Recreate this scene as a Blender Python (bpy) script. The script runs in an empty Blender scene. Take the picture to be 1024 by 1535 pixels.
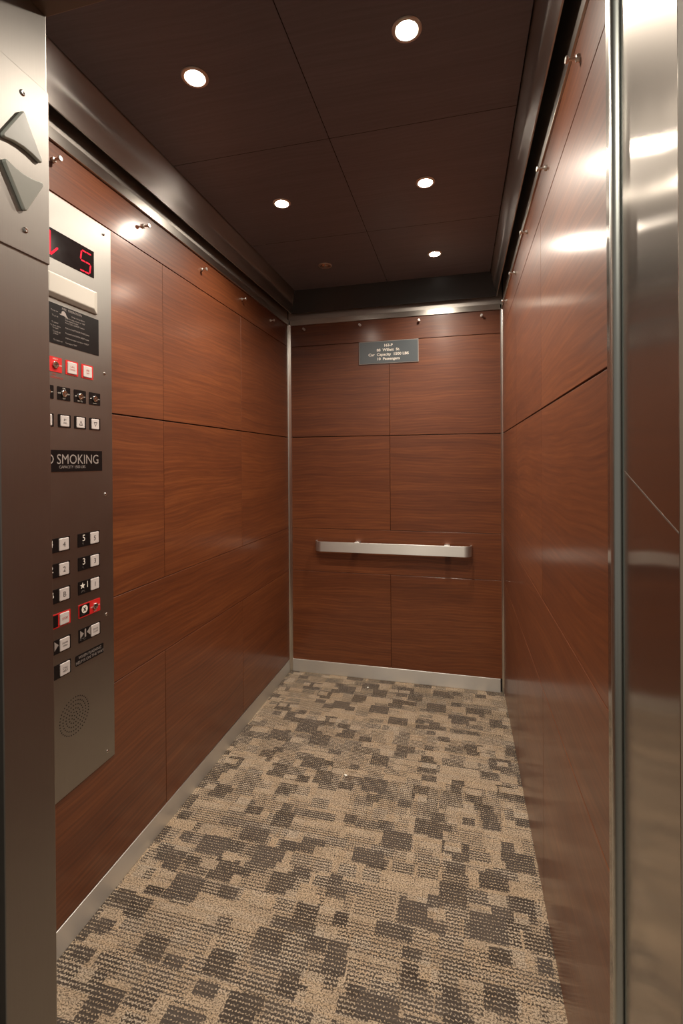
import bpy, bmesh, math, random
from mathutils import Vector, Matrix
random.seed(7)
S = bpy.context.scene
COL = S.collection
PI = math.pi

# ------------------------------------------------------------------ dimensions (metres)
W, D = 1.360, 3.000            # car inside width, back wall
YF = 0.645                     # inside face of the car front
XJ, XR = 0.4505, 1.284         # door opening, left and right faces
ZH = 2.134                     # door header
ZP = 2.304                     # top of the wood panels
ZC = 2.511                     # ceiling panels
BASE = 0.083
G1, G2, G3, G4 = 2.1635, 1.5612, 0.957, 0.6747
YV = (1.612, 2.285)            # upright joints of the side walls
XB = 0.678                     # upright joint of the back wall
TH = 0.012                     # panel thickness

# ------------------------------------------------------------------ materials
def new_mat(name):
    m = bpy.data.materials.new(name); m.use_nodes = True
    nt = m.node_tree; nt.nodes.clear()
    o = nt.nodes.new('ShaderNodeOutputMaterial'); b = nt.nodes.new('ShaderNodeBsdfPrincipled')
    nt.links.new(b.outputs[0], o.inputs[0])
    return m, nt, b

class NT:
    def __init__(s, nt): s.nt = nt
    def n(s, t, **k):
        x = s.nt.nodes.new(t)
        for a, v in k.items(): setattr(x, a, v)
        return x
    def put(s, sock, v):
        if isinstance(v, bpy.types.NodeSocket): s.nt.links.new(v, sock)
        else: sock.default_value = v
    def math(s, op, a, b=0.0, c=0.0, clamp=False):
        x = s.n('ShaderNodeMath', operation=op); x.use_clamp = clamp
        for i, v in enumerate((a, b, c)): s.put(x.inputs[i], v)
        return x.outputs[0]
    def comb(s, a, b, c=0.0):
        x = s.n('ShaderNodeCombineXYZ')
        for i, v in enumerate((a, b, c)): s.put(x.inputs[i], v)
        return x.outputs[0]
    def noise(s, vec, scale=1.0, detail=2.0, rough=0.5, dist=0.0):
        x = s.n('ShaderNodeTexNoise'); s.put(x.inputs['Vector'], vec)
        x.inputs['Scale'].default_value = scale; x.inputs['Detail'].default_value = detail
        x.inputs['Roughness'].default_value = rough; x.inputs['Distortion'].default_value = dist
        return x.outputs['Fac']
    def white(s, vec):
        x = s.n('ShaderNodeTexWhiteNoise', noise_dimensions='2D'); s.put(x.inputs['Vector'], vec)
        return x.outputs['Value']
    def mix(s, f, a, b, mode='MIX'):
        x = s.n('ShaderNodeMix', data_type='RGBA', blend_type=mode)
        s.put(x.inputs[0], f); s.put(x.inputs[6], a); s.put(x.inputs[7], b)
        return x.outputs[2]
    def ramp(s, f, stops):
        x = s.n('ShaderNodeValToRGB'); s.put(x.inputs[0], f)
        e = x.color_ramp.elements
        while len(e) < len(stops): e.new(0.5)
        for q, (p, c) in zip(e, stops): q.position = p; q.color = c
        return x.outputs[0]
    def smooth(s, v, lo, hi):
        x = s.n('ShaderNodeMapRange', interpolation_type='SMOOTHSTEP'); s.put(x.inputs[0], v)
        s.put(x.inputs[1], lo); s.put(x.inputs[2], hi)
        return x.outputs[0]
    def bump(s, h, strength, dist, b):
        x = s.n('ShaderNodeBump'); s.put(x.inputs['Height'], h)
        x.inputs['Strength'].default_value = strength; x.inputs['Distance'].default_value = dist
        s.nt.links.new(x.outputs[0], b.inputs['Normal'])
    def pos(s):
        g = s.n('ShaderNodeNewGeometry'); x = s.n('ShaderNodeSeparateXYZ')
        s.nt.links.new(g.outputs['Position'], x.inputs[0])
        return x.outputs

def plain(name, col, rough=0.5, metal=0.0, spec=0.5, emit=None, estr=0.0):
    m, nt, b = new_mat(name)
    b.inputs['Base Color'].default_value = (*col, 1); b.inputs['Roughness'].default_value = rough
    b.inputs['Metallic'].default_value = metal; b.inputs['Specular IOR Level'].default_value = spec
    k = NT(nt); p = k.pos()
    f = k.noise(k.comb(p[0], p[1], p[2]), 60, 3)            # faint mottling of the surface finish
    nt.links.new(k.math('MULTIPLY_ADD', f, 0.08, rough-0.04), b.inputs['Roughness'])
    if emit:
        b.inputs['Emission Color'].default_value = (*emit, 1); b.inputs['Emission Strength'].default_value = estr
    return m

def wood(name, dark, mid, light, rough, coat=0.0, vert=False):
    m, nt, b = new_mat(name); k = NT(nt); p = k.pos()
    oi = k.n('ShaderNodeObjectInfo').outputs['Random']
    if vert: a, c = p[0], p[1]
    else: a, c = k.math('ADD', p[0], p[1]), p[2]
    off = k.math('MULTIPLY', oi, 37.0)
    warp = k.noise(k.comb(k.math('MULTIPLY', a, 1.3), k.math('MULTIPLY', c, 2.2), off), 1.0, 2.0)
    cw = k.math('MULTIPLY_ADD', warp, 0.11, c)
    n1 = k.noise(k.comb(k.math('MULTIPLY', a, 1.2), k.math('MULTIPLY', cw, 30.0), off), 1.0, 4.0, 0.55)
    n2 = k.noise(k.comb(k.math('MULTIPLY', a, 7.0), k.math('MULTIPLY', cw, 210.0), off), 1.0, 3.0, 0.6)
    n3 = k.noise(k.comb(k.math('MULTIPLY', a, 0.9), k.math('MULTIPLY', c, 2.5), off), 1.0, 2.0)
    ring = k.math('SINE', k.math('MULTIPLY', cw, 330.0))
    f = k.math('ADD', k.math('MULTIPLY', n1, 0.46), k.math('MULTIPLY', n2, 0.50))
    f = k.math('ADD', f, k.math('MULTIPLY', ring, 0.035))
    f = k.math('ADD', f, k.math('MULTIPLY_ADD', n3, 0.3, -0.12))
    col = k.ramp(f, [(0.26, (*dark, 1)), (0.52, (*mid, 1)), (0.78, (*light, 1))])
    nt.links.new(col, b.inputs['Base Color'])
    sm = k.noise(k.comb(p[0], p[1], p[2]), 3.0, 3.0)
    nt.links.new(k.math('MULTIPLY_ADD', sm, 0.10, rough-0.05), b.inputs['Roughness'])
    b.inputs['Specular IOR Level'].default_value = 0.5
    b.inputs['IOR'].default_value = 1.5
    b.inputs['Coat Weight'].default_value = coat; b.inputs['Coat IOR'].default_value = 1.5
    nt.links.new(k.math('MULTIPLY_ADD', sm, 0.06, 0.16), b.inputs['Coat Roughness'])
    fine = k.noise(k.comb(p[0], p[1], p[2]), 900.0, 2.0)
    k.bump(fine, 0.05, 0.0006, b)
    return m

def steel(name, col, rough, aniso=0.6, warp=0.0, var=0.10, rot=0.0, blot=0.16, haze=0.0):
    m, nt, b = new_mat(name); k = NT(nt); p = k.pos()
    a = k.math('ADD', p[0], p[1])
    hair = k.noise(k.comb(k.math('MULTIPLY', a, 900.0), k.math('MULTIPLY', p[2], 9.0), 0.0), 1.0, 3.0, 0.6)
    smear = k.noise(k.comb(k.math('MULTIPLY', a, 4.0), k.math('MULTIPLY', p[2], 3.0), 2.0), 1.0, 4.0, 0.6)
    f = k.math('ADD', k.math('MULTIPLY_ADD', hair, var, 1.0-var/2), k.math('MULTIPLY_ADD', smear, blot, -blot/2))
    c = k.mix(1.0, (*col, 1), k.comb(f, f, f), 'MULTIPLY')
    nt.links.new(c, b.inputs['Base Color'])
    b.inputs['Metallic'].default_value = 1.0
    nt.links.new(k.math('MULTIPLY_ADD', smear, 0.12, rough-0.06), b.inputs['Roughness'])
    b.inputs['Anisotropic'].default_value = aniso; b.inputs['Anisotropic Rotation'].default_value = rot
    t = k.n('ShaderNodeTangent', direction_type='RADIAL', axis='Z')
    nt.links.new(t.outputs[0], b.inputs['Tangent'])
    if haze:
        b2 = nt.nodes.new('ShaderNodeBsdfPrincipled'); mx = nt.nodes.new('ShaderNodeMixShader')
        nt.links.new(c, b2.inputs['Base Color']); b2.inputs['Metallic'].default_value = 1.0; b2.inputs['Roughness'].default_value = 0.40
        out = [q for q in nt.nodes if q.type == 'OUTPUT_MATERIAL'][0]
        mx.inputs[0].default_value = haze
        nt.links.new(b.outputs[0], mx.inputs[1]); nt.links.new(b2.outputs[0], mx.inputs[2]); nt.links.new(mx.outputs[0], out.inputs[0])
    if warp:
        w = k.noise(k.comb(p[0], k.math('MULTIPLY', p[1], 5.0), k.math('MULTIPLY', p[2], 3.0)), 1.0, 1.0)
        k.bump(w, 1.0, warp, b)
    return m

def carpet_mat():
    m, nt, b = new_mat('woven_carpet'); k = NT(nt); p = k.pos(); x, y = p[0], p[1]
    jx = k.math('MULTIPLY_ADD', k.noise(k.comb(x, y, 0.0), 90.0, 2.0), 0.010, -0.005)
    x = k.math('ADD', x, jx)
    PR = 0.0112                                             # pitch of the yarn rows
    row = k.math('DIVIDE', y, PR)
    def cell(sx, sy, ox, oy, seed, par=False):
        yy = k.math('DIVIDE', k.math('ADD', y, oy), sy)
        v = k.math('FLOOR', yy)
        sh = k.white(k.comb(v, seed))
        uu = k.math('ADD', k.math('DIVIDE', k.math('ADD', x, ox), sx), k.math('MULTIPLY', sh, 0.45))
        u = k.math('FLOOR', uu)
        fx, fy = k.math('SUBTRACT', uu, u), k.math('SUBTRACT', yy, v)
        r = k.white(k.comb(k.math('ADD', u, seed*3.7), k.math('MULTIPLY_ADD', v, 1.0, seed)))
        q = k.white(k.comb(k.math('ADD', u, seed*9.1), k.math('ADD', v, 11.3)))
        inside = k.math('MULTIPLY', k.math('LESS_THAN', fx, k.math('MULTIPLY_ADD', q, 0.5, 0.62)), k.math('LESS_THAN', fy, k.math('MULTIPLY_ADD', sh, 0.5, 0.68)))
        if par:
            ev = k.math('GREATER_THAN', k.math('PINGPONG', k.math('ADD', u, v), 1.0), 0.5)
            inside = k.math('MULTIPLY', inside, ev)
        return k.math('MULTIPLY', r, inside), q
    r1, q1 = cell(0.108, 8*PR, 0.02, 0.0, 3.0, True)
    r2, q2 = cell(0.085, 5*PR, 0.05, 0.02, 8.0)
    r3, q3 = cell(0.130, 10*PR, 0.09, 0.03, 15.0)
    r4, q4 = cell(0.065, 4*PR, 0.03, 0.01, 21.0)
    # how much dark yarn a block holds: 0 plain tan, 1 solid dark
    d = k.math('MULTIPLY', k.math('GREATER_THAN', r3, 0.40), 0.36)
    streak = k.noise(k.comb(k.math('MULTIPLY', x, 5.0), k.math('MULTIPLY', k.math('FLOOR', row), 7.31), 3.0), 1.0, 2.0)
    d = k.math('MAXIMUM', d, k.math('MULTIPLY', k.smooth(streak, 0.54, 0.66), 0.34))
    d = k.math('MAXIMUM', d, k.math('MULTIPLY', k.math('GREATER_THAN', r2, 0.50), k.math('MULTIPLY_ADD', q2, 0.25, 0.34)))
    d = k.math('MAXIMUM', d, k.math('MULTIPLY', k.math('GREATER_THAN', r1, 0.44), k.math('MULTIPLY_ADD', q1, 0.10, 0.66)))
    d = k.math('MAXIMUM', d, k.math('MULTIPLY', k.math('GREATER_THAN', r4, 0.86), 0.72))
    keep = k.math('LESS_THAN', k.math('MULTIPLY_ADD', q4, 0.001, k.math('ABSOLUTE', k.math('SUBTRACT', r4, 0.4))), 0.07)   # small tan blocks laid over the dark ones
    d = k.math('MULTIPLY', d, k.math('SUBTRACT', 1.0, k.math('MULTIPLY', keep, 0.8)))
    zig = k.math('PINGPONG', k.math('DIVIDE', x, 0.0062), 1.0)
    rr = k.math('ADD', row, k.math('MULTIPLY', zig, 0.30))
    tri = k.math('PINGPONG', rr, 0.5)                       # 0..0.5 across a row
    sp = k.noise(k.comb(k.math('MULTIPLY', x, 210.0), k.math('MULTIPLY', y, 260.0), 0.0), 1.0, 2.0, 0.6)
    rv = k.white(k.comb(k.math('FLOOR', rr), 5.0))
    loop = k.math('PINGPONG', k.math('ADD', k.math('DIVIDE', x, 0.0044), k.math('MULTIPLY', rv, 2.0)), 1.0)
    lvl = k.math('ADD', k.math('MULTIPLY_ADD', loop, 0.34, k.math('MULTIPLY_ADD', tri, 1.4, -0.15)), k.math('MULTIPLY_ADD', sp, 0.95, -0.36))
    mask = k.smooth(k.math('SUBTRACT', d, lvl), -0.16, 0.10)
    tone = k.noise(k.comb(k.math('MULTIPLY', x, 14.0), k.math('MULTIPLY', y, 18.0), 4.0), 1.0, 2.0)
    tan = k.mix(k.math('MULTIPLY_ADD', r2, 0.6, k.math('MULTIPLY', rv, 0.4)), (0.46, 0.345, 0.230, 1), (0.49, 0.415, 0.325, 1))
    tan = k.mix(k.smooth(sp, 0.34, 0.60), (0.105, 0.076, 0.052, 1), tan)
    drk = k.mix(k.math('MULTIPLY_ADD', q1, 0.6, k.math('MULTIPLY', rv, 0.4)), (0.036, 0.027, 0.021, 1), (0.080, 0.066, 0.057, 1))
    col = k.mix(mask, tan, drk)
    col = k.mix(k.math('MULTIPLY', k.smooth(tone, 0.35, 0.7), 0.22), col, (0.13, 0.10, 0.075, 1))
    st = k.noise(k.comb(p[0], p[1], 9.0), 7.0, 3.0, 0.55)   # spilt coffee and dirt
    col = k.mix(k.math('MULTIPLY', k.smooth(st, 0.68, 0.76), 0.55), col, (0.075, 0.045, 0.028, 1))
    nt.links.new(col, b.inputs['Base Color'])
    b.inputs['Roughness'].default_value = 0.95; b.inputs['Specular IOR Level'].default_value = 0.15
    h = k.math('ADD', k.math('MULTIPLY', tri, 1.0), k.math('MULTIPLY', sp, 0.8))
    k.bump(h, 0.7, 0.004, b)
    return m

M = {}
M['wood'] = wood('cherry_laminate', (0.072, 0.0170, 0.0048), (0.134, 0.0350, 0.0088), (0.218, 0.065, 0.0165), 0.50, coat=0.55)
M['ceil'] = wood('dark_ceiling_laminate', (0.135, 0.126, 0.145), (0.165, 0.155, 0.178), (0.196, 0.184, 0.210), 0.36, vert=True)
M['jamb'] = steel('brushed_steel', (0.41, 0.39, 0.365), 0.46, 0.5)
M['mirror'] = steel('polished_brushed_steel', (0.52, 0.48, 0.43), 0.13, 0.96, warp=0.006, rot=0.02, haze=0.25)
M['plate'] = steel('brushed_faceplate_steel', (0.41, 0.395, 0.37), 0.44, 0.6)
M['trim'] = steel('satin_trim_steel', (0.74, 0.73, 0.70), 0.50, 0.6, rot=0.25, var=0.04, blot=0.08)
M['post'] = steel('corner_trim_steel', (0.66, 0.64, 0.60), 0.34, 0.3, var=0.02, blot=0.02)
M['rail'] = steel('top_rail_steel', (0.66, 0.63, 0.58), 0.36, 0.6, var=0.02, rot=0.25, blot=0.03)
M['skirt'] = steel('dull_skirt_steel', (0.56, 0.53, 0.50), 0.40, 0.6, rot=0.25)
M['chrome'] = plain('chrome', (0.75, 0.73, 0.70), 0.16, 1.0)
M['satin'] = plain('satin_nickel', (0.78, 0.75, 0.71), 0.42, 1.0)
M['scratch'] = plain('scratched_steel', (0.15, 0.115, 0.095), 0.5)
M['dark'] = plain('dark_backing', (0.012, 0.010, 0.009), 0.7)
M['black'] = plain('black_legend_plate', (0.010, 0.008, 0.008), 0.30, spec=0.25)
M['red'] = plain('red_legend_plate', (0.60, 0.018, 0.018), 0.4)
M['redtext'] = plain('red_print', (0.45, 0.04, 0.03), 0.5)
M['white'] = plain('white_print', (0.85, 0.80, 0.72), 0.5)
M['grey'] = plain('grey_print', (0.30, 0.26, 0.24), 0.5)
M['ink'] = plain('dark_print', (0.06, 0.05, 0.05), 0.5)
M['cap'] = plain('clear_button_cap', (0.60, 0.55, 0.53), 0.18)
M['lens'] = plain('frosted_lamp_cover', (0.48, 0.45, 0.40), 0.35)
M['arrow'] = plain('milky_plastic', (0.60, 0.64, 0.58), 0.32)
M['screen'] = plain('display_glass', (0.010, 0.006, 0.006), 0.12)
M['led'] = plain('red_led', (0.25, 0.003, 0.008), 0.5, spec=0.1, emit=(1.0, 0.004, 0.035), estr=1.1)
M['sign'] = plain('slate_grey_plastic', (0.085, 0.10, 0.11), 0.35)
M['paper'] = plain('white_scrap', (0.8, 0.78, 0.72), 0.7)
M['hall'] = plain('hall_wall_paint', (0.24, 0.21, 0.16), 0.7)
M['hallfloor'] = plain('hall_floor', (0.22, 0.19, 0.16), 0.5)
M['bulb'] = plain('lit_bulb', (1, 1, 1), 0.3, emit=(1.0, 0.90, 0.78), estr=170.0)
M['glow'] = plain('lit_reflector', (0.8, 0.75, 0.65), 0.3, emit=(1.0, 0.80, 0.50), estr=1.6)
M['refl'] = plain('unlit_reflector', (0.45, 0.36, 0.29), 0.25, 1.0)
M['edge'] = steel('zinc_edge', (0.62, 0.65, 0.62), 0.30, 0.2, var=0.05, blot=0.1)
M['carpet'] = carpet_mat()

# ------------------------------------------------------------------ mesh helpers
def bm_new(): return bmesh.new()
def box(bm, a, b):
    x0, y0, z0 = a; x1, y1, z1 = b
    v = [bm.verts.new(q) for q in ((x0,y0,z0),(x1,y0,z0),(x1,y1,z0),(x0,y1,z0),(x0,y0,z1),(x1,y0,z1),(x1,y1,z1),(x0,y1,z1))]
    for f in ((3,2,1,0),(4,5,6,7),(0,1,5,4),(1,2,6,5),(2,3,7,6),(3,0,4,7)): bm.faces.new([v[i] for i in f])
    return bm
def prism(bm, pts, f0, f1):
    """polygon pts (2-D) mapped by f0 / f1 to the two end caps"""
    a = [bm.verts.new(f0(*p)) for p in pts]; b = [bm.verts.new(f1(*p)) for p in pts]
    n = len(pts)
    bm.faces.new(a[::-1]); bm.faces.new(b)
    for i in range(n): bm.faces.new((a[i], a[(i+1) % n], b[(i+1) % n], b[i]))
    return bm
def lathe(bm, prof, axis='z', c=(0,0,0), n=24, caps=True):
    """prof: list of (radius, distance along axis)"""
    rings = []
    for r, h in prof:
        ring = []
        for i in range(n):
            t = 2*PI*i/n; u, v = r*math.cos(t), r*math.sin(t)
            q = {'z': (u, v, h), 'x': (h, u, v), 'y': (v, h, u)}[axis]
            ring.append(bm.verts.new((q[0]+c[0], q[1]+c[1], q[2]+c[2])))
        rings.append(ring)
    for a, b in zip(rings, rings[1:]):
        for i in range(n): bm.faces.new((a[i], a[(i+1) % n], b[(i+1) % n], b[i]))
    if caps and prof[0][0] > 0: bm.faces.new(rings[0][::-1])
    if caps and prof[-1][0] > 0: bm.faces.new(rings[-1])
    bmesh.ops.remove_doubles(bm, verts=bm.verts, dist=1e-7)
    return bm
def sweep(bm, path, prof):
    """flat path in xy; prof: (offset along path normal, z)"""
    rings = []
    for i, p in enumerate(path):
        a = path[max(i-1, 0)]; b = path[min(i+1, len(path)-1)]
        t = (Vector(b)-Vector(a)).normalized(); nrm = Vector((-t.y, t.x))
        rings.append([bm.verts.new((p[0]+nrm.x*o, p[1]+nrm.y*o, z)) for o, z in prof])
    k = len(prof)
    for a, b in zip(rings, rings[1:]):
        for i in range(k): bm.faces.new((a[i], a[(i+1) % k], b[(i+1) % k], b[i]))
    bm.faces.new(rings[0][::-1]); bm.faces.new(rings[-1])
    return bm
def rrect(y0, y1, z0, z1, r, n=4):
    out = []
    for cx, cz, a0 in ((y1-r, z1-r, 0), (y0+r, z1-r, 90), (y0+r, z0+r, 180), (y1-r, z0+r, 270)):
        for i in range(n+1):
            t = math.radians(a0+90*i/n); out.append((cx+r*math.cos(t), cz+r*math.sin(t)))
    return out
def wpos(o):
    p = Vector((0, 0, 0))
    while o: p += Vector(o.location); o = o.parent
    return p
def obj(name, bm, mat, parent=None, bevel=0.0, seg=2, smooth=False, origin=None):
    bmesh.ops.recalc_face_normals(bm, faces=bm.faces)
    vs = [v.co.copy() for v in bm.verts]
    lo = Vector([min(v[i] for v in vs) for i in range(3)]); hi = Vector([max(v[i] for v in vs) for i in range(3)])
    org = Vector(origin) if origin is not None else Vector(((lo.x+hi.x)/2, (lo.y+hi.y)/2, lo.z))
    bmesh.ops.translate(bm, verts=bm.verts, vec=-org)
    me = bpy.data.meshes.new(name); bm.to_mesh(me); bm.free()
    me.materials.append(M[mat])
    if smooth:
        for p in me.polygons: p.use_smooth = True
        me.set_sharp_from_angle(angle=math.radians(35))
    o = bpy.data.objects.new(name, me); COL.objects.link(o)
    o.location = org - (wpos(parent) if parent else Vector((0, 0, 0)))
    if parent: o.parent = parent
    if bevel:
        md = o.modifiers.new('bevel', 'BEVEL'); md.width = bevel; md.segments = seg; md.limit_method = 'ANGLE'
    return o
def tag(o, label=None, cat=None, group=None, kind=None):
    for a, v in (('label', label), ('category', cat), ('group', group), ('kind', kind)):
        if v: o[a] = v
    return o
def thing(name, label, cat, loc, group=None):
    o = bpy.data.objects.new(name, None); COL.objects.link(o); o.location = loc; o.empty_display_size = 0.05
    return tag(o, label, cat, group)
def struct(name, bm, mat, label, cat, **k):
    return tag(obj(name, bm, mat, **k), label, cat, None, 'structure')
def copy_tree(o, parent=None):
    c = o.copy(); COL.objects.link(c)
    if parent: c.parent = parent
    for ch in list(o.children): copy_tree(ch, c)
    return c
def text_bm(lines, wall, height_spacing=None):
    """lines: (string, centre u, base v, cap height, align, x-squeeze).  wall = function (u, v, depth) -> point"""
    bm = bmesh.new()
    for s, u, v, h, al, sq in lines:
        cu = bpy.data.curves.new('t', 'FONT'); cu.body = s; cu.align_x = al; cu.size = h/0.70
        cu.resolution_u = 3
        if 0.016 < h < 0.017: cu.offset = 0.0006           # the engraved sign has a bolder stroke
        o = bpy.data.objects.new('t', cu); COL.objects.link(o)
        bpy.context.view_layer.update()
        dg = bpy.context.evaluated_depsgraph_get()
        me = bpy.data.meshes.new_from_object(o.evaluated_get(dg))
        for q in me.vertices: q.co = Vector(wall(u+q.co.x*sq, v+q.co.y, 0.0))
        bm.from_mesh(me)
        bpy.data.objects.remove(o); bpy.data.meshes.remove(me); bpy.data.curves.remove(cu)
    return bm
def on_left(depth): return lambda u, v, d=0.0: (depth+d, u, v)

# ------------------------------------------------------------------ the setting
floor = struct('floor', box(bm_new(), (-0.01, 0.60, -0.02), (W+0.01, D+0.01, 0.0)), 'carpet',
               'tan and dark brown woven patchwork carpet covering the car floor', 'floor')
hf = struct('floor_hall', box(bm_new(), (-1.5, -2.6, -0.02), (3.2, 0.60, -0.001)), 'hallfloor', 'landing floor in front of the car doors', 'floor')
b = bm_new()
box(b, (-1.5, 0.447, 0), (0.40, 0.50, 2.9)); box(b, (XR, 0.40, 0), (3.2, 0.447, 2.9)); box(b, (0.40, 0.42, 2.25), (XR, 0.50, 2.9))
struct('wall_hall', b, 'hall', 'landing wall around the elevator entrance', 'wall')

def wall_shell(name, a, bb, label): return struct(name, box(bm_new(), a, bb), 'dark', label, 'wall')
wl = wall_shell('wall_left', (-0.04, YF-0.09, 0), (-TH, D+0.04, 2.70), 'left car wall of cherry wood panels behind the control panel')
wr = wall_shell('wall_right', (W+TH, YF-0.06, 0), (W+0.04, D+0.04, 2.70), 'right car wall of glossy cherry wood panels')
wb = wall_shell('wall_back', (-TH, D+TH, 0), (W+TH, D+0.04, 2.70), 'back car wall of cherry wood panels behind the handrail')

rows = [(BASE, G4, True), (G4, G3, False), (G3, G2, True), (G2, G1, True), (G1, ZP, False)]
gap = {G1: 0.0032, G2: 0.0046, G3: 0.0026, G4: 0.0026, BASE: 0.0, ZP: 0.0}
def panels(parent, cuts, ends, face, z_first):
    for z0, z1, split in rows:
        if z0 == BASE: z0 = z_first
        cc = [ends[0]] + (list(cuts) if split else []) + [ends[1]]
        for a, c in zip(cc, cc[1:]):
            a2 = a + (0.001 if a != ends[0] else 0); c2 = c - (0.001 if c != ends[1] else 0)
            h0 = gap.get(z0, 0)/2; h1 = gap.get(z1, 0)/2
            bm = bm_new(); box(bm, *face(a2, c2, z0+h0, z1-h1))
            obj('wood_panel', bm, 'wood', parent, bevel=0.0008, seg=1)
panels(wl, YV, (YF+0.005, D-0.019), lambda a, c, z0, z1: ((-TH, a, z0), (0, c, z1)), BASE)
panels(wr, YV, (YF-0.03, D-0.010), lambda a, c, z0, z1: ((W, a, z0), (W+TH, c, z1)), 0.004)
panels(wb, (XB,), (0.019, W-0.010), lambda a, c, z0, z1: ((a, D, z0), (c, D+TH, z1)), BASE)

# steel skirtings
b = bm_new(); box(b, (-TH, YF, 0), (0.0015, D-0.004, 0.080)); struct('baseboard_left', b, 'trim', 'steel skirting under the left wood panels', 'baseboard', bevel=0.0015)
b = bm_new(); box(b, (0.012, D-0.004, 0), (W-0.020, D+TH, BASE)); struct('baseboard_back', b, 'trim', 'steel skirting under the back wall panels', 'baseboard', bevel=0.002)

# upright corner trims, an angle section each
b = bm_new(); prism(b, [(0.0, D-0.020), (0.007, D-0.018), (0.018, D-0.006), (0.020, D), (0.020, D+TH), (-TH, D+TH), (-TH, D-0.020)], lambda x, y: (x, y, 0), lambda x, y: (x, y, 2.312))
struct('trim_1', b, 'post', 'narrow steel upright in the left rear corner', 'trim', bevel=0.001)
b = bm_new(); prism(b, [(W, D-0.010), (W-0.004, D-0.008), (W-0.010, D-0.003), (W-0.012, D), (W-0.012, D+TH), (W+TH, D+TH), (W+TH, D-0.010)], lambda x, y: (x, y, 0), lambda x, y: (x, y, 2.312))
struct('trim_2', b, 'post', 'narrow steel upright in the right rear corner', 'trim', bevel=0.001)

# top rails over the panels
b = bm_new(); box(b, (-TH, YF, ZP), (0.009, D, ZP+0.034)); struct('trim_3', b, 'rail', 'thin bright steel rail on top of the left panels', 'trim', bevel=0.001)
b = bm_new(); box(b, (W-0.006, YF, ZP), (W+TH, D, ZP+0.030)); struct('trim_4', b, 'rail', 'thin bright steel rail on top of the right panels', 'trim', bevel=0.001)
b = bm_new(); box(b, (0.014, D-0.008, ZP), (W-0.012, D+TH, ZP+0.034)); struct('trim_5', b, 'rail', 'bright steel rail on top of the back wall panels', 'trim', bevel=0.001)
# plain steel shell of the car above the panels
M['shell'] = steel('dark_shell_steel', (0.60, 0.56, 0.52), 0.5, 0.2)
M['header'] = steel('dark_header_steel', (0.24, 0.22, 0.19), 0.38, 0.3)
M['backskirt'] = plain('dark_skirt_metal', (0.030, 0.029, 0.028), 0.25)  # back skirt gets a darker colour than the other three sides
b = bm_new()
box(b, (-TH, YF, ZP+0.026), (-0.004, D, 2.69)); box(b, (W+0.004, YF, ZP+0.026), (W+TH, D, 2.69)); box(b, (0, D+0.002, ZP+0.034), (W, D+TH, 2.69))
struct('trim_6', b, 'shell', 'dark steel shell of the car above the wall panels', 'trim')

# ceiling: roof, dark laminate panels and the sloping steel skirt round them
ce = struct('ceiling', box(bm_new(), (-0.04, YF-0.09, 2.70), (W+0.04, D+0.04, 2.74)), 'dark', 'dark brown laminate ceiling with recessed lamps', 'ceiling')
GC, GS, ZS = 0.0713, 0.0356, 2.3747
xs = (GC, XB, W-GC); ys = (YF+GC, 0.893, 1.581, 2.268, D-GC)
DL = [(0.373, 1.232), (0.982, 1.232), (0.372, 1.924), (0.981, 1.924), (0.984, 2.597), (0.373, 2.597)]
HOLE = 0.031
for x0, x1 in zip(xs, xs[1:]):
    for y0, y1 in zip(ys, ys[1:]):
        hole = [q for q in DL if x0 < q[0] < x1 and y0 < q[1] < y1]
        e = 0.0012
        X0, X1, Y0, Y1 = x0+e, x1-e, y0+e, y1-e
        bm = bm_new()
        if not hole: box(bm, (X0, Y0, ZC), (X1, Y1, ZC+0.012))
        else:                                               # a panel with a round cut-out for the lamp
            cx, cy = hole[0]; n = 32; ring = []; rim = []
            for i in range(n):
                t = 2*PI*(i+0.5)/n; c, s = math.cos(t), math.sin(t)
                ring.append((cx+HOLE*c, cy+HOLE*s))
                f = min(((X1-cx)/c if c > 0 else (X0-cx)/c), ((Y1-cy)/s if s > 0 else (Y0-cy)/s))
                rim.append((cx+f*c, cy+f*s))
            R0 = [bm.verts.new((*p, ZC)) for p in ring]; R1 = [bm.verts.new((*p, ZC+0.012)) for p in ring]
            E0 = [bm.verts.new((*p, ZC)) for p in rim]
            corner = {}
            for i in range(n):
                j = (i+1) % n
                a, c_ = rim[i], rim[j]
                on = lambda p: (abs(p[0]-X0) < 1e-6, abs(p[0]-X1) < 1e-6, abs(p[1]-Y0) < 1e-6, abs(p[1]-Y1) < 1e-6)
                if any(u and v for u, v in zip(on(a), on(c_))): bm.faces.new((R0[i], E0[i], E0[j], R0[j]))
                else:
                    q = bm.verts.new((X0 if (on(a)[0] or on(c_)[0]) else X1, Y0 if (on(a)[2] or on(c_)[2]) else Y1, ZC))
                    bm.faces.new((R0[i], E0[i], q, E0[j], R0[j]))
                bm.faces.new((R0[i], R0[j], R1[j], R1[i]))
        obj('ceiling_panel', bm, 'ceil', ce)
b = bm_new()
lip = [(GS, YF+GS), (W-GS, YF+GS), (W-GS, D-GS), (GS, D-GS)]
top = [(GC-0.002, YF+GC-0.002), (W-GC+0.002, YF+GC-0.002), (W-GC+0.002, D-GC+0.002), (GC-0.002, D-GC+0.002)]
lo2 = [(GS-0.004, YF+GS-0.004), (W-GS+0.004, YF+GS-0.004), (W-GS+0.004, D-GS+0.004), (GS-0.004, D-GS+0.004)]
to2 = [(GC-0.008, YF+GC-0.008), (W-GC+0.008, YF+GC-0.008), (W-GC+0.008, D-GC+0.008), (GC-0.008, D-GC+0.008)]
lipz, topz = [(*p, ZS) for p in lip], [(*p, ZC+0.004) for p in top]
b.free()
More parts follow.
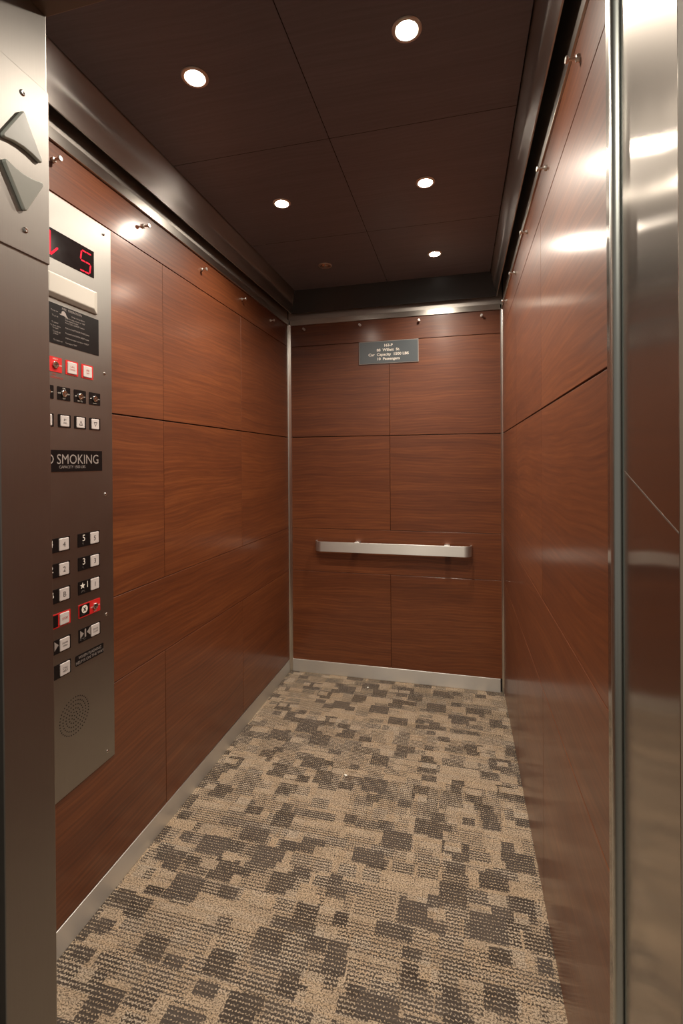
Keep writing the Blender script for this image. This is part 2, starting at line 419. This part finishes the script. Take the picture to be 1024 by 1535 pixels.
for i, (n_, mt, lb) in enumerate((('trim_7', 'skirt', 'sloping steel skirt along the front edge of the dark ceiling'), ('trim_12', 'skirt', 'sloping steel skirt between the dark ceiling and the right wall'),
                              ('trim_13', 'backskirt', 'sloping dark skirt between the ceiling and the back wall'), ('trim_14', 'skirt', 'sloping steel skirt between the dark ceiling and the left wall'))):
    j = (i+1) % 4
    b = bm_new()
    ring = [[b.verts.new(q) for q in (lipz[k_], topz[k_], (*to2[k_], ZC+0.02), (*lo2[k_], ZS))] for k_ in (i, j)]
    for q in range(4): b.faces.new((ring[0][q], ring[0][(q+1) % 4], ring[1][(q+1) % 4], ring[1][q]))
    b.faces.new(ring[0][::-1]); b.faces.new(ring[1])
    struct(n_, b, mt, lb, 'trim')

# car front: steel returns either side of the opening and the header over it
b = bm_new(); prism(b, [(-0.04, 0), (XJ+0.004, 0), (XJ+0.0055, 0.6), (XJ+0.0055, 1.0), (XJ+0.001, 1.70), (XJ, 1.85), (XJ, 2.70), (-0.04, 2.70)], lambda x, z: (x, 0.555, z), lambda x, z: (x, YF, z)); struct('trim_8', b, 'jamb', 'wide brushed steel door jamb at the left edge', 'door jamb', bevel=0.0015)
b = bm_new(); box(b, (0.36, 0.505, 0), (XJ-0.014, 0.5549, 2.3)); struct('trim_9', b, 'dark', 'dark door slot in front of the left jamb', 'trim')
b = bm_new(); box(b, (XR, 0.6145, 0), (W+0.04, YF, 2.70)); struct('trim_10', b, 'mirror', 'narrow polished steel return beside the right wood panels', 'door jamb', bevel=0.001)
b = bm_new(); box(b, (XR, 0.4475, 0), (W+0.12, 0.585, 2.70)); jr = struct('trim_11', b, 'mirror', 'polished steel entrance jamb filling the right edge', 'door jamb', bevel=0.001)
b = bm_new(); box(b, (XJ, 0.53, ZH), (XR, YF, 2.70)); struct('wall_front', b, 'header', 'steel header over the car door opening', 'wall', bevel=0.0015)
b = bm_new(); prism(b, [(0.5845, 1.3882), (0.5845, 1.3868), (0.50, 1.3556), (0.449, 1.3376), (0.449, 1.3392), (0.50, 1.3574)], lambda y, z: (XR, y, z), lambda y, z: (XR-0.0002, y, z))
obj('scratch', b, 'scratch', jr)['label'] = 'pale slanting scratch on the polished jamb'
dr = struct('door_1', box(bm_new(), (XR+0.003, 0.590, 0.01), (XR+0.9, 0.610, 2.2)), 'edge', 'sliding door drawn back into the right jamb, only its rounded metal edge showing', 'door')
b = bm_new()
lathe(b, [(0.0082, 0.01), (0.0082, 2.13)], 'z', (XR-0.0005, 0.600, 0), 20)
obj('door_edge', b, 'edge', dr, smooth=True)

# ------------------------------------------------------------------ ceiling downlights
def make_downlight(lit):
    r = thing('downlight', 'x', 'ceiling light', (0, 0, 0), 'recessed lamps in the dark ceiling')
    obj('trim_ring', lathe(bm_new(), [(0.0305, 0.0), (0.0385, 0.0), (0.0390, -0.0015), (0.0370, -0.0038), (0.0315, -0.0050), (0.0290, -0.0040), (0.0285, 0.004), (0.0275, 0.018), (0.030, 0.018)], n=40, caps=False), 'satin', r, smooth=True, origin=(0, 0, 0))
    obj('reflector', lathe(bm_new(), [(0.0278, 0.003), (0.0272, 0.006), (0.022, 0.018), (0.012, 0.028), (0.0, 0.030)], n=32, caps=False), 'glow' if lit else 'refl', r, smooth=True, origin=(0, 0, 0))
    obj('bulb', lathe(bm_new(), [(0.0, -0.0065), (0.008, -0.0055), (0.0135, -0.001), (0.0145, 0.004), (0.009, 0.014), (0.0, 0.018)] if lit else [(0.0, 0.006), (0.004, 0.008), (0.0055, 0.014), (0.004, 0.024), (0.0, 0.026)], n=24), 'bulb' if lit else 'chrome', r, smooth=True, origin=(0, 0, 0))
    return r
dl_lit, dl_off = make_downlight(True), make_downlight(False)
DLL = ['large lit ceiling lamp at the upper left, nearest the steel jamb', 'large lit ceiling lamp nearest the top of the photo, right of the middle seam',
       'lit ceiling lamp in the middle row over the left wall', 'lit ceiling lamp in the middle row towards the right wall',
       'small lit ceiling lamp farthest back, near the back right corner', 'unlit ceiling lamp with dark chrome ring near the back wall']
for i, (x, y) in enumerate(DL):
    r = dl_off if i == 5 else (dl_lit if i == 0 else copy_tree(dl_lit))
    r.location = (x, y, ZC); r['label'] = DLL[i]
    if i < 5:
        for en, sz, bl in ((28.0, 92, 1.0), (31.0, 160, 0.95)):   # the lamp's core beam and its wide spill
            l = bpy.data.lights.new('downlight_beam', 'SPOT'); l.energy = en; l.color = (1.0, 0.88, 0.74)
            l.spot_size = math.radians(sz); l.spot_blend = bl; l.shadow_soft_size = 0.016
            lo = bpy.data.objects.new('downlight_beam', l); COL.objects.link(lo); lo.location = (x, y, ZC-0.026)

# ------------------------------------------------------------------ pad hooks
def make_hook():
    r = thing('pad_hook', 'x', 'hook', (0, 0, 0))
    obj('hook_base', lathe(bm_new(), [(0.0078, -0.001), (0.0080, 0.004), (0.0066, 0.0075), (0.0034, 0.0085)], 'x', n=16), 'satin', r, smooth=True, origin=(0, 0, 0))
    obj('hook_stem', lathe(bm_new(), [(0.0034, 0.008), (0.0034, 0.022)], 'x', n=12), 'satin', r, smooth=True, origin=(0, 0, 0))
    obj('hook_head', lathe(bm_new(), [(0.0034, 0.0215), (0.0072, 0.0235), (0.0076, 0.0265), (0.0062, 0.0285)], 'x', n=16), 'satin', r, smooth=True, origin=(0, 0, 0))
    return r
hk = make_hook(); first = True
HY = (1.105, 1.496, 1.897, 2.295, 2.685); HX = (0.1135, 0.4905, 0.8667, 1.2403)
LL = ['steel pad hook on the left wall, nearest, above the control panel', 'steel pad hook on the left wall beside the round lamp reflection, second from the jamb',
      'steel pad hook midway along the left wall, third from the jamb', 'steel pad hook on the left wall, fourth from the jamb', 'steel pad hook on the left wall, closest to the back corner']
RL = ['steel pad hook on the right wall, highest and nearest in the photo', 'steel pad hook on the right wall, second from the top of the photo',
      'steel pad hook midway along the right wall, third from the top of the photo', 'steel pad hook on the right wall, fourth from the top of the photo', 'steel pad hook on the right wall, closest to the back corner']
BL = ['steel pad hook on the back wall, nearest the left corner', 'steel pad hook on the back wall above the left edge of the capacity sign',
      'steel pad hook on the back wall above the right edge of the capacity sign', 'steel pad hook on the back wall, nearest the right corner']
for pts, rz, lab, grp in (([(0, y, 2.254) for y in HY], 0, LL, 'pad hooks along the left wall'), ([(W, y, 2.254) for y in HY], PI, RL, 'pad hooks along the right wall'),
                          ([(x, D, 2.2735) for x in HX], -PI/2, BL, 'pad hooks along the back wall')):
    for p, l in zip(pts, lab):
        o = hk if first else copy_tree(hk); first = False
        o.location = p; o.rotation_euler = (0, 0, rz); tag(o, l, 'hook', grp)

# ------------------------------------------------------------------ handrail
hr = thing('handrail', 'flat brushed steel handrail with rounded ends across the back wall', 'handrail', ((0.195+1.177)/2, D, 0.82))
x0, x1, yb, yf_, R = 0.187, 1.178, D, D-0.062, 0.050
path = [(x0, yb)]
for i in range(9): t = PI + (PI/2)*i/8; path.append((x0+R+R*math.cos(t), yf_+R+R*math.sin(t)))
for i in range(9): t = -PI/2 + (PI/2)*i/8; path.append((x1-R+R*math.cos(t), yf_+R+R*math.sin(t)))
path.append((x1, yb))
b = bm_new(); sweep(b, path, [(-0.0, 0.818), (0.009, 0.818), (0.009, 0.882), (0.0, 0.882)])
obj('rail', b, 'trim', hr, bevel=0.0012, smooth=True)
for x in (0.47, 1.03):
    b = bm_new(); box(b, (x-0.016, yf_+0.009, 0.850), (x+0.016, D, 0.884)); obj('bracket', b, 'trim', hr, bevel=0.002)

# ------------------------------------------------------------------ capacity sign on the back wall
sg = thing('capacity_sign', 'grey capacity plate with four lines of white lettering on the back wall', 'sign', (0.672, D, 2.019))
SX0, SX1, SZ0, SZ1 = 0.4825, 0.8625, 2.019, 2.163
b = bm_new(); box(b, (SX0, D-0.006, SZ0), (SX1, D, SZ1)); obj('sign_border', b, 'grey', sg, bevel=0.001)
sf = obj('sign_face', box(bm_new(), (SX0+0.004, D-0.0068, SZ0+0.004), (SX1-0.004, D-0.005, SZ1-0.004)), 'sign', sg)
wb_ = lambda u, v, d=0.0: (u, D-0.0072, v)
cxs = 0.672
obj('lettering', text_bm([('163-P', cxs, 2.126, 0.0165, 'CENTER', 1.05), ('88  Willett  St.', cxs, 2.0975, 0.0165, 'CENTER', 1.05),
    ('Car  Capacity  1500 LBS', cxs+0.001, 2.069, 0.0165, 'CENTER', 1.1), ('10  Passengers', cxs, 2.041, 0.0165, 'CENTER', 1.05)], wb_), 'white', sf)

# ------------------------------------------------------------------ car operating panel on the left wall
cp = thing('control_panel', 'tall steel elevator control panel on the left wall, half hidden by the jamb', 'control panel', (0, 1.1675, 0.443))
PX = 0.003
fp = obj('faceplate', box(bm_new(), (0, 1.003, 0.443), (PX, 1.332, 2.158)), 'plate', cp, bevel=0.0008)
def plate(name, mat, y0, y1, z0, z1, parent, x0=PX, x1=PX+0.0012, r=0.002, bevel=0.0):
    b = bm_new(); prism(b, rrect(y0, y1, z0, z1, r), lambda y, z: (x0, y, z), lambda y, z: (x1, y, z))
    return obj(name, b, mat, parent, bevel=bevel)
def letters(name, lines, mat, parent, x): return obj(name, text_bm(lines, on_left(x)), mat, parent)

# position display
ds = plate('indicator_display', 'screen', 1.062, 1.257, 1.975, 2.058, cp, x1=PX+0.0008, r=0.0012)
def bar(bm, a, c, w, x=PX+0.0011):
    a, c = Vector(a), Vector(c); t = (c-a).normalized(); n = Vector((-t.y, t.x))*w/2; e = t*w*0.4
    pts = [a+n+e, a-e*0.2, a-n+e, c-n-e, c+e*0.2, c+n-e]
    prism(bm, [tuple(p) for p in pts], lambda y, z: (x-0.0003, y, z), lambda y, z: (x, y, z))
b = bm_new()
L, Rr, zt, zm, zb = 1.203, 1.243, 2.043, 2.0125, 1.982
sl = lambda z: (z-2.0125)*0.13                                # the digit leans a little
for a, c in (((L, zt), (L, zm)), ((Rr, zm), (Rr, zb))):
    bar(b, (a[0]+sl(a[1]), a[1]-0.002), (c[0]+sl(c[1]), c[1]+0.002), 0.0052)
for z in (zt, zm, zb):
    mid = (L+Rr)/2+sl(z)
    bar(b, (L+sl(z)+0.002, z), (mid-0.0008, z), 0.0045); bar(b, (mid+0.0008, z), (Rr+sl(z)-0.002, z), 0.0045)
obj('digit', b, 'led', ds)
b = bm_new()
bar(b, (1.0925, 2.050), (1.0925, 1.982), 0.0062); bar(b, (1.0945, 1.983), (1.120, 2.011), 0.0062); bar(b, (1.0905, 1.983), (1.069, 2.011), 0.0062)
obj('down_arrow', b, 'led', ds)
# emergency lamp cover: a sloped, chamfered lens
b = bm_new()
fr = [(1.077, 1.876), (1.2440, 1.876), (1.2440, 1.928), (1.077, 1.928)]; bk = [(1.066, 1.8635), (1.2655, 1.8635), (1.2655, 1.934), (1.066, 1.934)]
a_ = [b.verts.new((PX, y, z)) for y, z in bk]; mids = [b.verts.new((PX+0.005, y, z)) for y, z in bk]; c_ = [b.verts.new((PX+0.013, y, z)) for y, z in fr]
for s0, s1 in ((a_, mids), (mids, c_)):
    for i in range(4): b.faces.new((s0[i], s0[(i+1) % 4], s1[(i+1) % 4], s1[i]))
b.faces.new(c_); b.faces.new(a_[::-1])
obj('emergency_light_cover', b, 'lens', cp, bevel=0.002)
# fire service instructions
fi = plate('instruction_plate', 'black', 1.062, 1.274, 1.737, 1.850, cp, r=0.001)
tx = 1.143; h = 0.0042
obj('lettering', text_bm([('FIRE  OPERATION', 1.168, 1.8395, 0.0065, 'CENTER', 1.0), ('When red hat flashes:', 1.166, 1.8265, h, 'LEFT', 0.95),
    ('Insert fire key and turn to "ON"', tx, 1.8175, h, 'LEFT', 0.95), ('Press desired button', tx, 1.8105, h, 'LEFT', 0.95), ('Press "CALL CANCEL" button', tx, 1.8035, h, 'LEFT', 0.95),
    ('Press and hold "DOOR CLOSE" button', tx, 1.7885, h, 'LEFT', 0.95), ('Press and hold "DOOR OPEN" button', tx, 1.7735, h, 'LEFT', 0.95),
    ('With doors open turn key to "HOLD"', tx, 1.7595, h, 'LEFT', 0.95), ('Turn key to "OFF"', tx, 1.7455, h, 'LEFT', 0.95),
    ('To run car', 1.118, 1.8275, h, 'RIGHT', 0.95), ('To go up', 1.118, 1.8135, h, 'RIGHT', 0.95), ('To cancel', 1.118, 1.7945, h, 'RIGHT', 0.95), ('To close doors', 1.126, 1.7855, h, 'RIGHT', 0.95),
    ('To open', 1.118, 1.7795, h, 'RIGHT', 0.95), ('To hold car', 1.126, 1.7695, h, 'RIGHT', 0.95), ('at floor', 1.118, 1.7635, h, 'RIGHT', 0.95), ('To return car', 1.133, 1.7455, h, 'RIGHT', 0.95)],
    on_left(PX+0.0016)), 'grey', fi)
b = bm_new()                                                # the fireman's hat emblem
hat = [(1.122, 1.8255), (1.126, 1.8262), (1.129, 1.8262), (1.131, 1.8335), (1.135, 1.8368), (1.140, 1.8362), (1.1445, 1.8325), (1.147, 1.8265), (1.152, 1.8215), (1.154, 1.8185), (1.148, 1.8205), (1.138, 1.8232), (1.126, 1.8235)]
prism(b, hat[::-1], lambda y, z: (PX+0.0012, y, z), lambda y, z: (PX+0.0016, y, z)); obj('hat_emblem', b, 'grey', fi)

def key_cylinder(parent, y, z, mat='chrome'):
    obj('key_cylinder', lathe(bm_new(), [(0.0098, 0.0), (0.0098, 0.0030), (0.0085, 0.0042), (0.0066, 0.0042), (0.0062, 0.0026), (0.0030, 0.0026), (0.0028, 0.0018), (0.0, 0.0018)], 'x', (PX+0.0012, y, z), 24), mat, parent, smooth=True)
    b = bm_new(); box(b, (PX+0.0036, y-0.0035, z-0.0008), (PX+0.0041, y+0.0035, z+0.0008)); obj('key_slot', b, 'dark', parent)
def button_cap(parent, y, z, s=0.0165, lines=(), mat='ink'):
    b = bm_new(); x0 = PX+0.0012
    r0, r1 = rrect(y-s, y+s, z-s, z+s, 0.003), rrect(y-s+0.0015, y+s-0.0015, z-s+0.0015, z+s-0.0015, 0.0025)
    a = [b.verts.new((x0, *p)) for p in r0]; m_ = [b.verts.new((x0+0.0012, *p)) for p in r0]; c = [b.verts.new((x0+0.0021, *p)) for p in r1]
    n = len(a)
    for s0, s1 in ((a, m_), (m_, c)):
        for i in range(n): b.faces.new((s0[i], s0[(i+1) % n], s1[(i+1) % n], s1[i]))
    b.faces.new(c); b.faces.new(a[::-1])
    obj('button_cap', b, 'cap', parent)
    if lines: letters('cap_lettering', [(t, y, z+dz, hh, 'CENTER', sq) for t, dz, hh, sq in lines], mat, parent, x0+0.0024)

# fire service row: key switch and two lit-edge buttons, red legend plates
k0 = plate('key_switch', 'red', 1.085, 1.130, 1.657, 1.699, cp); key_cylinder(k0, 1.107, 1.677)
letters('plate_lettering', [('HOLD', 1.107, 1.6915, 0.0042, 'CENTER', 1), ('ON', 1.1245, 1.675, 0.0042, 'CENTER', 1)], 'white', k0, PX+0.0016)
tag(k0, 'red key switch plate at the start of the fire service row')
c0 = plate('push_button', 'red', 1.143, 1.190, 1.657, 1.699, cp); button_cap(c0, 1.1665, 1.678, 0.0172, [('CALL', 0.001, 0.0055, 0.9), ('CANCEL', -0.007, 0.0045, 0.9)], 'redtext')
c1 = plate('push_button', 'red', 1.2025, 1.249, 1.657, 1.699, cp); button_cap(c1, 1.226, 1.678, 0.0172, [('FIRE', 0.001, 0.0055, 0.9), ('HAT', -0.007, 0.0050, 0.9)], 'redtext')
letters('service_lettering', [('FIRE', 1.103, 1.6475, 0.0055, 'CENTER', 1.0), ('OPERATION', 1.112, 1.6385, 0.0055, 'CENTER', 1.0)], 'redtext', cp, PX+0.0004)
# service row of key switches
for y, words in ((1.078, ('FAN', 'OFF', 'ON', '')), (1.1365, ('RUN', 'STOP', 'INSP', 'TEST')), (1.1965, ('', 'ON', 'OFF', 'IND SVC')), (1.2555, ('', 'OFF', 'ON', 'LIGHT'))):
    kk = plate('key_switch', 'black', y-0.023, y+0.023, 1.580, 1.618, cp); key_cylinder(kk, y, 1.599)
    letters('plate_lettering', [(words[0], y, 1.612, 0.0034, 'CENTER', 1), (words[1], y-0.0165, 1.5975, 0.0034, 'CENTER', .8), (words[2], y+0.0165, 1.5975, 0.0034, 'CENTER', .8), (words[3], y, 1.5835, 0.0034, 'CENTER', 1)], 'white', kk, PX+0.0016)
# service row of push buttons
for i, y in enumerate((1.078, 1.1380, 1.1965, 1.2555)):
    kk = plate('push_button', 'black', y-0.0225, y+0.0225, 1.502, 1.539, cp)
    button_cap(kk, y, 1.5205, 0.0158, [('BY', 0.001, 0.006, 1), ('PASS', -0.008, 0.0045, 0.9)] if i < 2 else ())
    if i > 1:
        s = 1 if i == 2 else -1; zc = 1.5195; b = bm_new()
        o3 = [(y-0.0072, zc-0.0068*s), (y+0.0072, zc-0.0068*s), (y, zc+0.0075*s)]; i3 = [(y-0.0046, zc-0.0050*s), (y+0.0046, zc-0.0050*s), (y, zc+0.0044*s)]
        xo = PX+0.0036
        vo = [b.verts.new((xo, *p)) for p in o3]; vi = [b.verts.new((xo, *p)) for p in i3]
        for q in range(3): b.faces.new((vo[q], vo[(q+1) % 3], vi[(q+1) % 3], vi[q]))
        obj('cap_arrow', b, 'ink', kk)
# no smoking plate
ns = plate('no_smoking_plate', 'black', 1.049, 1.2845, 1.375, 1.437, cp, r=0.0008)
obj('lettering', text_bm([('NO', 1.1005, 1.3975, 0.028, 'RIGHT', 0.90), ('SMOKING', 1.1085, 1.3975, 0.028, 'LEFT', 0.90), ('CAPACITY 1500 LBS.', 1.1665, 1.3845, 0.0082, 'CENTER', 0.95)], on_left(PX+0.0016)), 'grey', ns)
# floor buttons
ZR = [1.1675, 1.0965, 1.0245, 0.955, 0.8815, 0.8105]
def floor_button(col, z, big, small, mat='black', cap=True, capmat='ink', braille=True, name='floor_button'):
    y0, y1 = (1.066, 1.1535) if col == 0 else (1.1835, 1.271)
    p = plate(name, mat, y0, y1, z-0.020, z+0.020, cp, r=0.0015)
    if mat == 'red':
        plate('legend_patch', 'black', y0+0.003, y0+0.043, z-0.017, z+0.017, p, x0=PX+0.0012, x1=PX+0.0016, r=0.001)
    yc = y1-0.0225; yl = y0+0.022; xx = PX+0.0020
    if cap: button_cap(p, yc, z, 0.0175 if mat == 'black' else 0.0168, small, capmat)
    if big: letters('plate_lettering', [(t, yl+dy, z+dz, hh, 'CENTER', sq) for t, dy, dz, hh, sq in big], 'white', p, xx)
    if braille:
        b = bm_new()
        for i in range(braille):
            for dy, dz in ((0, 0), (0.0022, 0), (0, -0.0022), (0.0022, -0.0044)):
                if random.random() < 0.75: lathe(b, [(0.0007, 0), (0.0004, 0.0005)], 'x', (PX+0.0012, yl-0.004*braille+0.006*i+dy, z-0.0095+dz), 6)
        if len(b.verts): obj('braille', b, 'grey', p)
    return p
bigs = lambda t: [(t, 0, -0.003, 0.019, 0.95)]
smalls = lambda t: [(t, -0.0075, 0.0150, 0.95)]
floor_button(0, ZR[0], bigs('4'), smalls('4'), braille=1); floor_button(1, ZR[0], bigs('5'), smalls('5'), braille=1)
floor_button(0, ZR[1], bigs('2'), smalls('2'), braille=1); floor_button(1, ZR[1], bigs('3'), smalls('3'), braille=1)
floor_button(0, ZR[2], bigs('B'), smalls('B'), braille=1)
p1 = floor_button(1, ZR[2], [('1', 0.013, -0.003, 0.019, 0.95)], smalls('1'), braille=3)
b = bm_new(); yl, zl = 1.1995, ZR[2]+0.0055
star = [((0.0100 if i % 2 == 0 else 0.0042)*math.sin(-PI*i/5)+yl, (0.0100 if i % 2 == 0 else 0.0042)*math.cos(PI*i/5)+zl) for i in range(10)]
prism(b, star, lambda y, z: (PX+0.0012, y, z), lambda y, z: (PX+0.0020, y, z)); obj('star', b, 'white', p1)
tag(floor_button(0, ZR[3], (), [('STOP', -0.003, 0.0065, 0.9)], mat='red', capmat='redtext', braille=2, name='alarm_button'), 'alarm button in a red framed plate')
ps = floor_button(1, ZR[3], (), (), mat='red', cap=False, braille=3, name='stop_switch'); tag(ps, 'red stop key switch plate with black legend patch')
key_cylinder(ps, 1.2495, ZR[3])
letters('plate_lettering', [('RUN', 1.2345, ZR[3]-0.002, 0.0038, 'CENTER', 0.8), ('STOP', 1.2645, ZR[3]-0.002, 0.0038, 'CENTER', 0.8), ('PULL', 1.2495, ZR[3]-0.0165, 0.0038, 'CENTER', 1)], 'white', ps, PX+0.0018)
b = bm_new(); lathe(b, [(0.0118, 0), (0.0118, 0.0006)], 'x', (PX+0.0016, 1.2065, ZR[3]+0.003), 24); obj('stop_symbol', b, 'white', ps)
b = bm_new()
for s in (1, -1): bar(b, (1.2065-0.005, ZR[3]+0.003-0.006*s), (1.2065+0.005, ZR[3]+0.003+0.006*s), 0.0028, PX+0.0026)
obj('cross', b, 'black', ps)
def tris(parent, trs, extra=None):
    b = bm_new()
    for t in trs: prism(b, t, lambda y, z: (PX+0.0012, y, z), lambda y, z: (PX+0.0020, y, z))
    return obj('door_symbol', b, 'grey', parent)
po = floor_button(0, ZR[4], (), [('DOOR', 0.001, 0.0052, 0.9), ('OPEN', -0.007, 0.0052, 0.9)], braille=2, name='door_open_button')
z = ZR[4]+0.004
tris(po, [[(1.0955, z+0.013), (1.0955, z-0.013), (1.1095, z)][::-1], [(1.084, z+0.013), (1.0865, z+0.013), (1.0865, z-0.013), (1.084, z-0.013)], [(1.080, z+0.013), (1.080, z-0.013), (1.069, z)]])
pc = floor_button(1, ZR[4], (), [('DOOR', 0.001, 0.0052, 0.9), ('CLOSE', -0.007, 0.0052, 0.9)], braille=4, name='door_close_button')
tris(pc, [[(1.1885, z+0.012), (1.1885, z-0.012), (1.2025, z)], [(1.2060, z+0.012), (1.2110, z+0.012), (1.2110, z-0.012), (1.2060, z-0.012)], [(1.2285, z+0.012), (1.2285, z-0.012), (1.2150, z)]])
ph = floor_button(0, ZR[5], (), [('CALL', 0.000, 0.0062, 0.9), ('HELP', -0.009, 0.0062, 0.9)], braille=2, name='help_button')
wf = plate('help_plate', 'black', 1.171, 1.284, 0.797, 0.828, cp, r=0.003)
letters('lettering', [('WHEN FLASHING', 1.2275, 0.8150, 0.0088, 'CENTER', 0.92), ('HELP IS ON THE WAY', 1.2275, 0.8015, 0.0088, 'CENTER', 0.92)], 'grey', wf, PX+0.0016)
# loudspeaker holes
b = bm_new()
for r, n in ((0.0535, 38), (0.0425, 30), (0.0315, 22), (0.0205, 14), (0.0105, 7), (0.0, 1)):
    for i in range(n):
        t = 2*PI*i/n; lathe(b, [(0.0021, 0.0), (0.0021, 0.0004)], 'x', (PX, 1.1665+r*math.cos(t), 0.656+r*math.sin(t)), 8)
obj('speaker_grille', b, 'dark', cp)
for y in (1.299, 1.036):
    for z in (2.132, 1.686, 1.299, 0.913, 0.472):
        s = obj('screw', lathe(bm_new(), [(0.0052, 0.0), (0.0050, 0.0012), (0.0036, 0.0026), (0.0014, 0.0032), (0.0, 0.0026)], 'x', (PX, y, z), 14), 'chrome', cp, smooth=True)

cp.location.y -= 0.0035                                    # the panel stands proud of the wall

# ------------------------------------------------------------------ arrow lantern on the left jamb
lt = thing('direction_lantern', 'steel lantern plate with two milky triangular arrows on the left jamb', 'lantern', (XJ, 0.60, 1.727))
LX = XJ+0.003
obj('lantern_plate', box(bm_new(), (XJ, 0.557, 1.727), (LX, 0.6455, 2.0095)), 'jamb', lt, bevel=0.001)
def arrow(pts, name='arrow'):
    b = bm_new()
    prism(b, pts, lambda y, z: (LX, y, z), lambda y, z: (LX+0.0065, y, z))
    return obj(name, b, 'arrow', lt, bevel=0.0022, seg=3)
up = [(0.5535, 1.8770), (0.557, 1.8755), (0.572, 1.8795), (0.5875, 1.8810), (0.603, 1.8795), (0.618, 1.8755), (0.6215, 1.8770), (0.621, 1.8815), (0.5915, 1.9345), (0.5885, 1.9370), (0.5855, 1.9345), (0.554, 1.8815)]
up = [(y+0.0052, z+0.0058) for y, z in up]
arrow(up[::-1], 'up_arrow')
dn = [(y+0.002, 3.7325-z) for y, z in up]
arrow(dn, 'down_arrow')
for y, z in ((0.597, 1.974), (0.600, 1.763)):
    obj('screw', lathe(bm_new(), [(0.0046, 0.0), (0.0044, 0.001), (0.003, 0.0022), (0.0012, 0.0022), (0.0, 0.0016)], 'x', (LX, y, z), 14), 'chrome', lt, smooth=True)

# ------------------------------------------------------------------ scraps on the carpet
def scrap(x, y, s, label):
    b = bm_new(); n = 7; ring = []
    for i in range(n):
        t = 2*PI*i/n; r = s*(0.6+0.5*random.random()); ring.append(b.verts.new((x+r*math.cos(t), y+r*math.sin(t), 0.0005+0.003*random.random())))
    c = b.verts.new((x, y, 0.006)); d = b.verts.new((x, y, 0.0))
    for i in range(n): b.faces.new((ring[i], ring[(i+1) % n], c)); b.faces.new((ring[(i+1) % n], ring[i], d))
    tag(obj('paper_scrap', b, 'paper'), label, 'litter')
scrap(0.550, 2.877, 0.0075, 'tiny white scrap on the carpet close to the back skirting')
scrap(0.606, 2.051, 0.0085, 'tiny pale scrap on a dark carpet block, halfway down the car')

# ------------------------------------------------------------------ light, world, camera
l = bpy.data.lights.new('landing_fill', 'AREA'); l.shape = 'RECTANGLE'; l.size = 1.2; l.size_y = 0.6; l.energy = 18.0; l.color = (1.0, 0.90, 0.76)  # added fill light behind the camera; no such lamp is known there
lo = bpy.data.objects.new('landing_fill', l); COL.objects.link(lo); lo.location = (0.8, -1.0, 2.75)
w = bpy.data.worlds.new('landing_light'); S.world = w; w.use_nodes = True
w.node_tree.nodes['Background'].inputs[0].default_value = (1.0, 0.90, 0.78, 1); w.node_tree.nodes['Background'].inputs[1].default_value = 0.18

cam = bpy.data.cameras.new('camera'); co = bpy.data.objects.new('camera', cam); COL.objects.link(co)
yaw, pit, rol = 0.2442, -0.0034, -0.0066
fw = Vector((-math.sin(yaw)*math.cos(pit), math.cos(yaw)*math.cos(pit), math.sin(pit)))
rt = Vector((math.cos(yaw), math.sin(yaw), 0)); upv = rt.cross(fw)
r2 = math.cos(rol)*rt+math.sin(rol)*upv; u2 = -math.sin(rol)*rt+math.cos(rol)*upv
co.matrix_world = Matrix(((r2.x, u2.x, -fw.x, 1.1081), (r2.y, u2.y, -fw.y, 0), (r2.z, u2.z, -fw.z, 1.4), (0, 0, 0, 1)))
cam.sensor_fit = 'HORIZONTAL'; cam.sensor_width = 36; cam.lens = 711.583/1024*36
cam.shift_y = (693.762-767.5)/1024; cam.clip_start = 0.02
S.camera = co
S.view_settings.view_transform = 'Standard'; S.view_settings.look = 'None'; S.view_settings.gamma = 1; S.view_settings.exposure = 0.0
S.view_settings.use_curve_mapping = False
S.cycles.use_denoising = True
S.cycles.max_bounces = 10; S.cycles.diffuse_bounces = 5; S.cycles.glossy_bounces = 6
S.cycles.sample_clamp_indirect = 6.0
